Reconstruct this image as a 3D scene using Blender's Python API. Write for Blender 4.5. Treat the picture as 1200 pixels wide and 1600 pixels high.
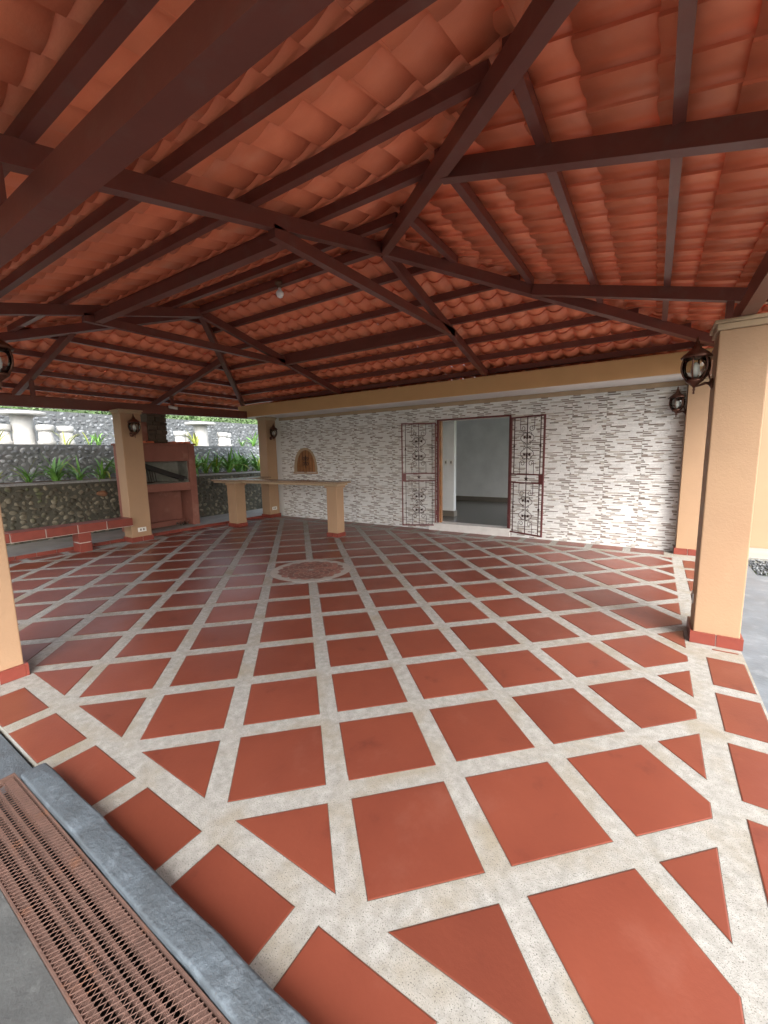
import bpy, math, random
from mathutils import Vector, Matrix
random.seed(7)
S = 0.55                      # one floor module in metres; coordinates below are in modules
scene = bpy.context.scene
for o in list(bpy.data.objects): bpy.data.objects.remove(o)
col = scene.collection

# ------------------------------------------------------------------ camera
YAW, PITCH, ROLL, FPX = -0.581178654, -0.137147239, -0.0186634835, 640.96
CAMP = Vector((2.773, -3.0708, 2.8073))
_f = Vector((math.sin(YAW)*math.cos(PITCH), math.cos(YAW)*math.cos(PITCH), math.sin(PITCH)))
_r = _f.cross(Vector((0,0,1))).normalized(); _u = _r.cross(_f)
CR = _r*math.cos(ROLL) + _u*math.sin(ROLL); CU = -_r*math.sin(ROLL) + _u*math.cos(ROLL); CF = _f
cam = bpy.data.objects.new('camera', bpy.data.cameras.new('camera')); col.objects.link(cam)
cam.matrix_world = Matrix(((CR.x,CU.x,-CF.x,CAMP.x*S),(CR.y,CU.y,-CF.y,CAMP.y*S),(CR.z,CU.z,-CF.z,CAMP.z*S),(0,0,0,1)))
cam.data.sensor_fit = 'HORIZONTAL'; cam.data.sensor_width = 36.0; cam.data.lens = 36.0*FPX/1200.0
cam.data.clip_start = 0.02; cam.data.clip_end = 600
scene.camera = cam
def project(p):
    d = Vector(p) - CAMP; z = d.dot(CF)
    if z < .05: return None
    return 600+FPX*d.dot(CR)/z, 800-FPX*d.dot(CU)/z, z

# ------------------------------------------------------------------ light: overcast day
w = bpy.data.worlds.new('World'); scene.world = w; w.use_nodes = True
nt = w.node_tree; nt.nodes.clear()
SUN_EL, SUN_AZ = math.radians(42), math.radians(128)   # azimuth clockwise from +Y
sky = nt.nodes.new('ShaderNodeTexSky'); sky.sky_type = 'NISHITA'; sky.sun_disc = False
sky.sun_elevation = SUN_EL; sky.sun_rotation = SUN_AZ; sky.dust_density = 4.0; sky.air_density = 1.2
hs = nt.nodes.new('ShaderNodeHueSaturation'); hs.inputs['Saturation'].default_value = 0.48
bg = nt.nodes.new('ShaderNodeBackground'); bg.inputs['Strength'].default_value = 0.15
wo = nt.nodes.new('ShaderNodeOutputWorld')
nt.links.new(sky.outputs[0], hs.inputs['Color']); nt.links.new(hs.outputs[0], bg.inputs[0]); nt.links.new(bg.outputs[0], wo.inputs[0])
sd = bpy.data.lights.new('sun', 'SUN'); sd.energy = 0.75; sd.angle = math.radians(50); sd.color = (1.0, 0.97, 0.93)
so = bpy.data.objects.new('sun', sd); col.objects.link(so)
sdir = Vector((math.sin(SUN_AZ)*math.cos(SUN_EL), math.cos(SUN_AZ)*math.cos(SUN_EL), math.sin(SUN_EL)))
so.rotation_euler = sdir.to_track_quat('Z', 'Y').to_euler(); so.location = (0, -10, 20)
scene.view_settings.view_transform = 'Standard'; scene.view_settings.look = 'None'
scene.view_settings.gamma = 1.0; scene.view_settings.use_curve_mapping = False
scene.view_settings.exposure = 2.05
scene.cycles.max_bounces = 10; scene.cycles.diffuse_bounces = 6
try: scene.cycles.use_denoising = True
except Exception: pass

# ------------------------------------------------------------------ materials
def mat(name, c1, c2=None, scale=6.0, rough=0.8, bump=0.0, bscale=40.0, rnd=0.0, metal=0.0,
        spec=0.4, detail=6.0, c3=None, s3=2.0, t3=(0.55, 0.7), speck=None, spscale=120, spt=0.66, rvar=0.0, dust=None, dscale=1.6, dt=(.50,.85)):
    """principled colour of two noise tones, an optional stain tone c3, specks and relief"""
    m = bpy.data.materials.new(name); m.use_nodes = True
    n = m.node_tree; b = n.nodes['Principled BSDF']; L = n.links.new
    b.inputs['Roughness'].default_value = rough; b.inputs['Metallic'].default_value = metal
    b.inputs['Specular IOR Level'].default_value = spec
    geo = n.nodes.new('ShaderNodeNewGeometry')
    def noise(s, det=detail, r=.6):
        t = n.nodes.new('ShaderNodeTexNoise'); t.inputs['Scale'].default_value = s
        t.inputs['Detail'].default_value = det; t.inputs['Roughness'].default_value = r
        L(geo.outputs['Position'], t.inputs['Vector']); return t
    def ramp(src, a, bb):
        r = n.nodes.new('ShaderNodeMapRange'); r.inputs[1].default_value = a; r.inputs[2].default_value = bb
        L(src, r.inputs[0]); return r.outputs[0]
    def mixc(fac, A, B):
        x = n.nodes.new('ShaderNodeMix'); x.data_type = 'RGBA'
        if hasattr(fac, 'links'): L(fac, x.inputs[0])
        else: x.inputs[0].default_value = fac
        for v, i in ((A, 6), (B, 7)):
            if hasattr(v, 'links'): L(v, x.inputs[i])
            else: x.inputs[i].default_value = (*v, 1)
        return x.outputs[2]
    c2 = c2 or tuple(x*.85 for x in c1)
    nz = noise(scale)
    out = mixc(ramp(nz.outputs[0], .32, .68), c1, c2)
    if c3: out = mixc(ramp(noise(s3, 5).outputs[0], *t3), out, c3)
    if dust: out = mixc(ramp(noise(dscale, 9, .72).outputs[0], *dt), out, dust)
    if speck: out = mixc(ramp(noise(spscale, 2, .5).outputs[0], spt, spt+.05), out, speck)
    if rnd:
        oi = n.nodes.new('ShaderNodeObjectInfo')
        a = n.nodes.new('ShaderNodeMath'); a.operation = 'ADD'
        L(oi.outputs['Random'], a.inputs[0]); L(geo.outputs['Random Per Island'], a.inputs[1])
        fr = n.nodes.new('ShaderNodeMath'); fr.operation = 'FRACT'; L(a.outputs[0], fr.inputs[0])
        v = n.nodes.new('ShaderNodeMapRange'); v.inputs[3].default_value = 1-rnd; v.inputs[4].default_value = 1+rnd
        L(fr.outputs[0], v.inputs[0])
        hv = n.nodes.new('ShaderNodeHueSaturation'); L(out, hv.inputs['Color']); L(v.outputs[0], hv.inputs['Value'])
        out = hv.outputs[0]
    L(out, b.inputs['Base Color'])
    if rvar:
        rr = n.nodes.new('ShaderNodeMapRange'); rr.inputs[3].default_value = rough-rvar; rr.inputs[4].default_value = rough+rvar
        L(noise(scale*.7, 4).outputs[0], rr.inputs[0]); L(rr.outputs[0], b.inputs['Roughness'])
    if bump:
        bp = n.nodes.new('ShaderNodeBump'); bp.inputs['Strength'].default_value = bump; bp.inputs['Distance'].default_value = .01
        L(noise(bscale, 8).outputs[0], bp.inputs['Height']); L(bp.outputs[0], b.inputs['Normal'])
    return m
M = {}
M['strip'] = mat('washed_cement', (.38,.375,.35), (.255,.25,.225), 22, .7, .22, 160, c3=(.265,.23,.165), s3=2.6, t3=(.48,.74), speck=(.12,.115,.10), spscale=230, spt=.60)
M['ftile'] = mat('red_cement_tile', (.188,.050,.029), (.158,.041,.025), 2.2, .36, .08, 60, rnd=.13, c3=(.130,.034,.022), s3=4.5, t3=(.60,.72), rvar=.14, dust=(.25,.10,.07), dscale=1.7, dt=(.56,1.05))
M['joint'] = mat('grimy_joint', (.13,.09,.065), (.075,.052,.04), 20, .95)
M['skirt'] = mat('red_skirting_tile', (.225,.050,.034), (.185,.041,.029), 8, .35, .05, 60, rnd=.08)
M['grout'] = mat('white_grout', (.62,.58,.53), None, 20, .9)
M['tan'] = mat('tan_wall_paint', (.385,.245,.145), (.355,.225,.135), 2.5, .62, .22, 60, c3=(.36,.22,.13), s3=1.6, t3=(.55,.85), dust=(.43,.29,.185), dscale=3.5, dt=(.6,1.0))
M['tan_lift'] = mat('brightened_tan_beam_paint', (.60,.36,.165), (.56,.335,.15), 2.5, .6, .12, 60)  # tan paint with its colour brightened and warmed to lift the shaded beam
M['cap'] = mat('tan_cap_paint', (.42,.305,.195), None, 5, .65, .08, 90)
M['white'] = mat('white_paint', (.74,.73,.71), (.70,.69,.67), 3, .7, .05, 80)
M['steel'] = mat('brown_painted_steel', (.155,.045,.033), (.13,.038,.028), 4, .36, .05, 50, c3=(.145,.058,.045), s3=7, spec=.55, rvar=.08)
M['rtile'] = mat('clay_roof_tile', (.80,.245,.125), (.73,.21,.105), 5, .5, .14, 70, rnd=.10, c3=(.78,.31,.185), s3=3, t3=(.55,.8))
M['stonew'] = mat('white_ledgestone', (.79,.79,.78), (.70,.70,.69), 14, .6, .30, 120, rnd=.06)
M['stoneb'] = mat('brown_ledgestone', (.245,.20,.175), (.34,.29,.255), 18, .6, .30, 120, rnd=.22)
M['stoneg'] = mat('grey_ledgestone', (.60,.57,.53), (.52,.49,.45), 18, .6, .30, 120, rnd=.12)
M['mortar'] = mat('dark_mortar', (.062,.060,.047), (.095,.090,.07), 9, .95, .6, 60)
M['cob1'] = mat('mossy_cobble', (.17,.15,.11), (.095,.085,.06), 12, .8, .3, 50, rnd=.55, c3=(.085,.095,.05), s3=3)
M['cob2'] = mat('grey_cobble', (.165,.175,.185), (.09,.10,.108), 12, .75, .3, 50, rnd=.5)
M['cob3'] = mat('pale_cobble', (.42,.44,.46), (.26,.28,.30), 12, .75, .3, 50, rnd=.5)
M['mortar3'] = mat('pale_mortar', (.20,.215,.225), (.26,.275,.285), 9, .95, .6, 60)
M['cobr'] = mat('rusty_cobble', (.30,.14,.07), (.2,.10,.06), 12, .8, .3, 50)
M['mortar2'] = mat('grey_mortar', (.075,.083,.088), (.11,.12,.125), 9, .95, .6, 60)
M['gravel'] = mat('pale_gravel', (.36,.36,.35), (.22,.22,.215), 34, .9, .9, 70)
M['path'] = mat('pale_concrete', (.34,.335,.31), (.27,.27,.245), 3, .8, .2, 60, c3=(.24,.25,.22), s3=1.8)
M['slab'] = mat('damp_blue_concrete', (.165,.20,.23), (.12,.145,.165), 3.2, .42, .25, 45, c3=(.24,.28,.31), s3=5, t3=(.55,.75), rvar=.15)
M['drive'] = mat('dark_concrete', (.085,.09,.089), (.06,.063,.063), 5, .8, .35, 60, c3=(.13,.138,.135), s3=12, t3=(.56,.8))
M['curb'] = mat('worn_blue_concrete', (.095,.118,.138), (.062,.073,.082), 7, .65, .6, 55, c3=(.175,.215,.25), s3=9, t3=(.56,.8), speck=(.1,.1,.1), spscale=140, spt=.68)
M['rust'] = mat('rusty_grate', (.15,.085,.066), (.11,.064,.05), 18, .75, .3, 80, c3=(.20,.09,.05), s3=7, t3=(.58,.7), metal=.15)
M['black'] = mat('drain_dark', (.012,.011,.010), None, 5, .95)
M['plaster'] = mat('red_plaster', (.28,.115,.085), (.23,.09,.068), 4, .75, .15, 60, c3=(.35,.18,.14), s3=3, t3=(.58,.75))
M['ash'] = mat('smoky_cement', (.30,.30,.27), (.14,.14,.12), 3.5, .9, .2, 50)
M['chim'] = mat('chimney_block', (.13,.095,.07), (.08,.06,.045), 7, .9, .6, 40, rnd=.3)
M['soot'] = mat('black_iron', (.02,.018,.017), None, 10, .5, .1, 50, metal=.3)
M['iron'] = mat('wrought_iron', (.045,.022,.020), (.06,.028,.024), 9, .45, .1, 60, metal=.2)
M['ironred'] = mat('maroon_gate_paint', (.15,.042,.042), (.12,.034,.034), 8, .42, .06, 60)
M['bronze'] = mat('bronze_lamp', (.075,.032,.022), (.12,.052,.034), 30, .38, .15, 80, metal=.55)
M['wood'] = mat('varnished_wood', (.33,.15,.058), (.23,.095,.034), 9, .4, .1, 50, rnd=.2)
M['woodd'] = mat('dark_wood', (.12,.05,.02), None, 9, .5)
M['plastic'] = mat('white_plastic', (.75,.74,.70), None, 4, .4)
M['iwall'] = mat('interior_white', (.80,.80,.81), None, 2, .7)
M['ifloor'] = mat('interior_dark_tile', (.15,.14,.13), (.12,.115,.11), 3, .22)
M['ibase'] = mat('interior_baseboard', (.20,.17,.14), None, 4, .4)
M['marble'] = mat('pale_marble', (.66,.64,.62), (.58,.56,.54), 10, .35, .05, 60)
M['granite'] = mat('granite_counter', (.36,.26,.18), (.24,.16,.10), 60, .25, .05, 80, speck=(.07,.05,.04), spscale=160, spt=.6)
M['soil'] = mat('garden_soil', (.10,.07,.05), (.16,.12,.09), 20, .95, .6, 50)
M['grass'] = mat('grass_ground', (.06,.10,.03), (.09,.12,.05), 4, .95, .6, 40)
M['leaf'] = mat('strap_leaf', (.12,.28,.05), (.18,.37,.08), 8, .45, 0, rnd=.25)
M['leafy'] = mat('yellow_leaf', (.38,.38,.05), (.24,.33,.05), 8, .45, 0, rnd=.25)
M['leafd'] = mat('hedge_leaf', (.05,.10,.03), (.09,.16,.05), 5, .5, 0, rnd=.35)
M['bark'] = mat('bark', (.10,.075,.05), None, 12, .9, .5, 30)
M['conc'] = mat('white_concrete', (.44,.44,.425), (.36,.36,.345), 5, .75, .15, 60)
M['mosr'] = mat('mosaic_stone', (.26,.125,.095), (.21,.10,.08), 25, .5, .2, 60, rnd=.3)
M['mosp'] = mat('mosaic_pale', (.38,.355,.315), None, 20, .7, .2, 60)
M['copper'] = mat('cement_orange_wall', (.40,.255,.155), (.37,.235,.145), 2, .7, .08, 60)
def glassmat(name, colr, rough=.05):
    m = bpy.data.materials.new(name); m.use_nodes = True; n = m.node_tree; n.nodes.clear()
    t = n.nodes.new('ShaderNodeBsdfTransparent'); t.inputs[0].default_value = (*colr, 1)
    g_ = n.nodes.new('ShaderNodeBsdfGlossy'); g_.inputs['Roughness'].default_value = rough
    f_ = n.nodes.new('ShaderNodeFresnel'); f_.inputs[0].default_value = 1.45
    x = n.nodes.new('ShaderNodeMixShader'); o_ = n.nodes.new('ShaderNodeOutputMaterial')
    n.links.new(f_.outputs[0], x.inputs[0]); n.links.new(t.outputs[0], x.inputs[1]); n.links.new(g_.outputs[0], x.inputs[2]); n.links.new(x.outputs[0], o_.inputs[0]); return m
M['glass'] = glassmat('lamp_glass', (.80,.82,.80), .08)
M['bulb'] = mat('bulb_white', (.80,.80,.78), None, 3, .25)

# ------------------------------------------------------------------ builders
ORG = {}
def tag(o, label=None, cat=None, group=None, kind=None):
    if label: o['label'] = label
    if cat: o['category'] = cat
    if group: o['group'] = group
    if kind: o['kind'] = kind
    return o
def thing(name, loc, label, cat, group=None, rotz=0.0):
    o = bpy.data.objects.new(name, None); col.objects.link(o); o.empty_display_size = .1
    o.location = Vector(loc)*S; o.rotation_euler = (0,0,rotz); ORG[o.name] = Vector(loc)
    return tag(o, label, cat, group)
class MB:
    def __init__(s): s.v = []; s.f = []; s.m = []; s.sm = []
    def add(s, vs, fs, mi=0, smooth=False):
        k = len(s.v); s.v += [tuple(x) for x in vs]; s.f += [tuple(i+k for i in f) for f in fs]
        s.m += [mi]*len(fs); s.sm += [smooth]*len(fs); return s
    def box(s, x0, x1, y0, y1, z0, z1, mi=0):
        return s.add([(x0,y0,z0),(x1,y0,z0),(x1,y1,z0),(x0,y1,z0),(x0,y0,z1),(x1,y0,z1),(x1,y1,z1),(x0,y1,z1)],
            [(0,3,2,1),(4,5,6,7),(0,1,5,4),(1,2,6,5),(2,3,7,6),(3,0,4,7)], mi)
    def beam(s, p, q, wd, h0, h1, mi=0):
        """bar from p to q: width wd sideways, from h0 to h1 along its upward normal"""
        p = Vector(p); q = Vector(q); d = (q-p).normalized()
        up = Vector((0,0,1)); sd_ = d.cross(up)
        sd_ = sd_.normalized() if sd_.length > 1e-4 else Vector((1,0,0))
        n = sd_.cross(d).normalized()
        vs = []
        for c in (p, q):
            for a, b in ((-wd/2,h0),(wd/2,h0),(wd/2,h1),(-wd/2,h1)): vs.append(c+sd_*a+n*b)
        return s.add(vs, [(0,1,2,3),(7,6,5,4),(0,4,5,1),(1,5,6,2),(2,6,7,3),(3,7,4,0)], mi)
    def prism(s, poly, z0, z1, mi=0):
        n = len(poly); vs = [(x,y,z0) for x,y in poly]+[(x,y,z1) for x,y in poly]
        fs = [tuple(range(n-1,-1,-1)), tuple(range(n,2*n))]+[(i,(i+1)%n,n+(i+1)%n,n+i) for i in range(n)]
        return s.add(vs, fs, mi)
    def lathe(s, prof, c=(0,0,0), n=16, mi=0, smooth=True):
        vs = []; fs = []
        for r, z in prof:
            for i in range(n):
                a = 2*math.pi*i/n; vs.append((c[0]+r*math.cos(a), c[1]+r*math.sin(a), c[2]+z))
        for k in range(len(prof)-1):
            for i in range(n):
                j = (i+1) % n; fs.append((k*n+i, k*n+j, (k+1)*n+j, (k+1)*n+i))
        fs.append(tuple(range(n-1,-1,-1))); fs.append(tuple((len(prof)-1)*n+i for i in range(n)))
        return s.add(vs, fs, mi, smooth)
    def tube(s, pts, r, n=6, mi=0, smooth=True):
        pts = [Vector(p) for p in pts]; vs = []; fs = []; N = len(pts)
        ref = None
        for i, p in enumerate(pts):
            d = (pts[min(i+1,N-1)]-pts[max(i-1,0)]).normalized()
            if ref is None: ref = d.orthogonal().normalized()
            else:
                ref = ref - d*ref.dot(d); ref = ref.normalized() if ref.length > 1e-5 else d.orthogonal().normalized()
            b = d.cross(ref); rr = r[i] if isinstance(r, (list, tuple)) else r
            for k in range(n):
                a = 2*math.pi*k/n; vs.append(p+ref*(rr*math.cos(a))+b*(rr*math.sin(a)))
        for i in range(N-1):
            for k in range(n):
                j = (k+1) % n; fs.append((i*n+k, i*n+j, (i+1)*n+j, (i+1)*n+k))
        fs.append(tuple(range(n-1,-1,-1))); fs.append(tuple((N-1)*n+k for k in range(n)))
        return s.add(vs, fs, mi, smooth)
    def mesh(s, name, mats, org=Vector((0,0,0))):
        me = bpy.data.meshes.new(name)
        me.from_pydata([((x-org[0])*S, (y-org[1])*S, (z-org[2])*S) for x, y, z in s.v], [], s.f)
        for m_ in (mats if isinstance(mats, (list, tuple)) else [mats]): me.materials.append(M[m_])
        me.polygons.foreach_set('material_index', s.m); me.polygons.foreach_set('use_smooth', s.sm); me.update()
        return me
    def build(s, name, mats, parent=None, bevel=0, local=False, at=None):
        """mesh object; vertices are world coordinates unless local; parent's origin is taken off"""
        org = Vector((0,0,0))
        if parent is not None and not local: org = ORG.get(parent.name, Vector((0,0,0)))
        elif at is not None: org = Vector(at)
        o = bpy.data.objects.new(name, s.mesh(name, mats, org)); col.objects.link(o)
        if parent is not None: o.parent = parent
        elif at is not None: o.location = org*S
        ORG[o.name] = org
        if bevel:
            b = o.modifiers.new('bevel', 'BEVEL'); b.width = bevel; b.segments = 2; b.limit_method = 'ANGLE'
            b.angle_limit = math.radians(40); b.harden_normals = False
        return o
def bx(*a, mi=0): return MB().box(*a, mi=mi)
def piece(me, name, parent, mtx):
    """shared-mesh piece; mtx in modules, relative to world; parent has no rotation"""
    o = bpy.data.objects.new(name, me); col.objects.link(o); o.parent = parent
    org = ORG.get(parent.name, Vector((0,0,0))) if parent else Vector((0,0,0))
    t = mtx.copy(); t.translation = (mtx.translation-org)*S; o.matrix_basis = t
    return o
def struct(name, mb, mats, bevel=0): return tag(mb.build(name, mats, bevel=bevel), kind='structure')

# ================================================================== SETTING
struct('ground', bx(-200,200,-200,200,-.9,-.30), 'grass')
# driveway outside the near edge, beside the patio, and the path to the left
drv = MB(); drv.box(-1.75,14,-30,-2.548,-.3,.135); struct('driveway', drv, 'drive')
struct('forecourt', MB().box(-16,-1.76,-30,-1.99,-.3,-.03), 'curb')
struct('side_slab', MB().box(3.97,30,-2.13,9.2,-.3,-.07).box(3.97,4.9,9.2,12.4,-.3,-.072), 'slab')
struct('house_apron', MB().box(4.92,30,10.9,12.38,-.3,-.02), 'path')
struct('side_path', MB().box(-14.72,-12.56,-6,14,-.3,.11), 'path', .01)

# ------------------------------------------------------------------ patio floor and its tiles
floor = struct('patio_floor', MB().box(-12.5,3.95,-1.96,10.78,-.35,0), 'strip')
r2 = math.sqrt(2)
IX0, IX1, IY0, IY1 = -11.80, 3.31, -1.35, 9.83
def clip(poly, axis, val, keep_less):
    out = []
    for i in range(len(poly)):
        a, b = poly[i], poly[(i+1) % len(poly)]
        ia = (a[axis] <= val) == keep_less or a[axis] == val; ib = (b[axis] <= val) == keep_less or b[axis] == val
        if ia: out.append(a)
        if ia != ib:
            t = (val-a[axis])/(b[axis]-a[axis]); out.append(tuple(a[k]+t*(b[k]-a[k]) for k in (0,1)))
    return out
def area(p): return abs(sum(p[i][0]*p[(i+1)%len(p)][1]-p[(i+1)%len(p)][0]*p[i][1] for i in range(len(p))))/2
def tile_mesh(poly, h=.006, bv=.007):
    n = len(poly); cx = sum(p[0] for p in poly)/n; cy = sum(p[1] for p in poly)/n
    sgn = sum(poly[i][0]*poly[(i+1)%n][1]-poly[(i+1)%n][0]*poly[i][1] for i in range(n))
    if sgn < 0: poly = poly[::-1]
    mb = MB(); inn = []
    for i in range(n):                                  # inset by bv
        p0, p1, p2 = (Vector(poly[(i+k-1) % n]) for k in range(3))
        d1 = (p1-p0).normalized(); d2 = (p2-p1).normalized()
        n1 = Vector((-d1.y,d1.x)); n2 = Vector((-d2.y,d2.x)); bis = (n1+n2)
        q = p1+bis*(bv/max(.25, 1+n1.dot(n2))); inn.append((q.x,q.y))
    vs = [(x,y,-.02) for x,y in poly]+[(x,y,h*.55) for x,y in poly]+[(x,y,h) for x,y in inn]
    fs = [(i,(i+1)%n,n+(i+1)%n,n+i) for i in range(n)]+[(n+i,n+(i+1)%n,2*n+(i+1)%n,2*n+i) for i in range(n)]+[tuple(2*n+i for i in range(n))]
    mb.add(vs, fs)
    gp = []
    for (x_, y_), (xi, yi) in zip(poly, inn): gp.append((x_+(x_-xi)*.6, y_+(y_-yi)*.6))
    return mb.add([(x_,y_,.0022) for x_,y_ in gp], [tuple(range(n))], 1)
MED = (-4.243, 4.243); MR = .985
PILL = dict(right=(3.40,3.93,4.2,4.78), back_right=(3.40,3.93,10.38,10.74), corner=(-12.6,-12.06,9.87,10.45),
            grill=(-12.55,-12.02,3.74,4.40), front=(-4.60,-4.05,-1.96,-1.43), front_right=(3.40,3.93,-1.96,-1.43), front_left=(-12.6,-12.06,-1.96,-1.43))
g = .10
sq = tile_mesh([(-(1-2*g)/r2,0),(0,-(1-2*g)/r2),((1-2*g)/r2,0),(0,(1-2*g)/r2)]).mesh('floor_tile', ['ftile','joint'])
for i in range(-26, 12):
    for j in range(-20, 10):
        a, b = i+.5, j+.5; cx, cy = (a+b)/r2, (a-b)/r2; h = (1-2*g)/r2
        poly = [(cx-h,cy),(cx,cy-h),(cx+h,cy),(cx,cy+h)]
        if not (IX0-h < cx < IX1+h and IY0-h < cy < IY1+h): continue
        jit = Matrix.Rotation(random.uniform(-.003,.003), 4, 'X') @ Matrix.Rotation(random.uniform(-.003,.003), 4, 'Y')
        full = IX0 <= cx-h and cx+h <= IX1 and IY0 <= cy-h and cy+h <= IY1
        dm = math.hypot(cx-MED[0], cy-MED[1])
        if full and dm > MR+h:
            piece(sq, 'floor_tile', floor, Matrix.Translation((cx,cy,random.uniform(-.002,.002))) @ jit); continue
        p = clip(clip(clip(clip(poly,0,IX0,False),0,IX1,True),1,IY0,False),1,IY1,True)
        if len(p) < 3 or area(p) < .02: continue
        if dm < MR+h:                                    # cut back around the medallion
            mb_ = MB(); base_a = math.atan2(cy-MED[1], cx-MED[0]); prev = None
            for q in range(41):
                a_ = base_a-.7+1.4*q/40; ca, sa = math.cos(a_), math.sin(a_); ro = 0
                for st in range(400):
                    r_ = MR+st*.004; X_, Y_ = MED[0]+r_*ca, MED[1]+r_*sa
                    if abs(X_-cx)+abs(Y_-cy) <= h: ro = r_
                cur = (a_, ro) if ro > MR+.01 else None
                if prev and cur:
                    pts = [(MED[0]+rr_*math.cos(aa), MED[1]+rr_*math.sin(aa)) for aa, rr_ in ((prev[0],MR),(prev[0],prev[1]),(cur[0],cur[1]),(cur[0],MR))]
                    mb_.add([(x_,y_,.007) for x_,y_ in pts], [(0,1,2,3)])
                prev = cur
            if dm > 1.2: piece(sq, 'floor_tile', floor, Matrix.Translation((cx,cy,0)))
            elif mb_.f: mb_.build('floor_tile', 'ftile', floor)
            continue
        tile_mesh(p).build('floor_tile', ['ftile','joint'], floor)
def outer(x0, x1, y0, y1):
    for (a,b,c,d) in PILL.values():
        if x0 < b and x1 > a and y0 < d and y1 > c:
            return
    tile_mesh([(x0,y0),(x1,y0),(x1,y1),(x0,y1)]).build('border_tile', ['ftile','joint'], floor)
P = .985
k = 1.145+2*P
while k > -12.6:                                         # near row
    outer(max(k-P+.1,-12.45), min(k-.1,3.9), -1.955, -1.55); k -= P
k = 2.26+P
while k > -12.6:                                         # row along the house
    x0, x1 = max(k-P+.1,-11.9), min(k-.1,3.31)
    if x1-x0 > .15: outer(x0, x1, 10.13, 10.66)
    k -= P
k = 3.816+6*.99
while k > -1.5:                                          # right column
    outer(3.53, 3.92, max(k-.99+.1,-1.5), min(k-.1,10.3)); k -= .99
outer(3.62,3.90,4.02,4.05)
k = 9.8
while k > -1.5:                                          # left column
    outer(-12.44, -12.05, max(k-.99+.1,-1.5), k-.1); k -= .99
# mosaic medallion in the floor
med = MB().lathe([(MR-.001,-.01),(MR-.001,.004)], (*MED,0), 48, smooth=False).build('medallion', 'mosp', floor)
NS = 16; mos = MB(); RI = [.03+.081*q for q in range(11)]
for ring in range(1, len(RI)-1):
    for q in range(NS):
        a0 = 2*math.pi*(q+.5*(ring % 2))/NS; hw = math.pi/NS
        cr = RI[ring]; vs = []
        for rr_, da in ((RI[ring-1],0),((RI[ring]+RI[ring-1])/2,hw*.62),(cr,hw),((RI[ring]+RI[ring+1])/2,hw*.72),(RI[ring+1],0),((RI[ring]+RI[ring+1])/2,-hw*.72),(cr,-hw),((RI[ring]+RI[ring-1])/2,-hw*.62)):
            r_ = cr+(rr_-cr)*.88; d_ = da*.88
            vs.append((MED[0]+r_*math.cos(a0+d_), MED[1]+r_*math.sin(a0+d_), .009))
        mos.add(vs, [tuple(range(8))])
tag(mos.build('mosaic_stones', 'mosr', med), kind='stuff')
# red kerb tiles along the left edge
km = bx(-.035,.0,-.24,.24,0,.115).mesh('kerb_tile', 'skirt')
sp = bpy.data.objects['side_path']
y = -5.5
while y < 10.4:
    piece(km, 'kerb_tile', sp, Matrix.Translation((-12.52, y, -.002))); y += .5

# ================================================================== HOUSE
WY = 10.75
house = thing('house', (-4.2, WY, 0), 'cream house with brown and white ledgestone cladding around its open doorway', 'house')
DX0, DX1, DZ0, DZ1 = -3.84, -1.28, .28, 4.0
wl = MB()
wl.box(-12.55,DX0,WY,WY+.3,-.3,5.3).box(DX1,3.92,WY,WY+.3,-.3,5.3).box(DX0,DX1,WY,WY+.3,DZ1,5.3).box(DX0,DX1,WY,WY+.3,-.3,DZ0-.03)
wl.build('wall', 'mortar2' if False else 'white', house)
MB().box(3.95,30,12.4,12.8,-.3,6.0).box(3.63,3.93,WY+.31,12.8,-.3,5.3).build('side_wall', 'copper', house)
MB().box(DX0-.35,DX1+.12,WY-.16,WY+.3,-.02,DZ0).build('threshold', 'marble', house, .006)
# room behind the door
rm = MB()
rm.box(-9.3,-9.1,WY+.3,18.4,.1,5.0)
rm.box(2.6,2.8,WY+.3,12.0,.1,5.0).box(2.6,2.8,18.0,18.4,.1,5.0).box(2.6,2.8,12.0,18.0,.1,.7).box(2.6,2.8,12.0,18.0,4.6,5.0)  # unseen window opening, widened to let more daylight into the room
rm.box(-9.3,-2.6,18.3,18.5,.1,5.0).box(-2.6,2.8,18.3,18.5,.1,.7).box(-2.6,2.8,18.3,18.5,4.6,5.0)  # second opening added out of sight in the back wall to brighten the room
rm.box(-9.1,-3.98,12.42,12.64,.28,4.9)
rm.build('room_wall', 'iwall', house)
MB().box(-9.3,2.8,WY+.3,18.5,4.9,5.15).build('room_ceiling', 'iwall', house)
MB().box(-9.3,2.8,WY+.05,18.5,.1,.275).build('room_floor', 'ifloor', house)
MB().box(-9.1,2.6,18.22,18.3,.275,.50).build('baseboard', 'ibase', house)
MB().box(-9.0,-3.98,12.37,12.42,.275,.50).box(-3.98,-3.94,12.37,12.66,.275,.50).build('baseboard', 'ibase', house)
for x in (-4.33,-4.10):
    sw = MB().box(x-.075,x+.075,12.395,12.42,2.36,2.60).build('light_switch', 'plastic', house, .004)
    MB().box(x-.03,x+.03,12.385,12.396,2.43,2.53).build('rocker', 'ibase', sw)
# soffit, beam, trim
MB().box(-13.5,3.95,9.56,WY-.005,4.632,4.70).build('soffit', 'white', house)
MB().box(-13.5,3.95,9.55,9.87,4.645,5.16).build('front_beam', 'tan_lift', house, .012)
MB().box(-12.06,3.40,WY-.07,WY-.001,4.50,4.628).build('trim_board', 'cap', house)
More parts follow.
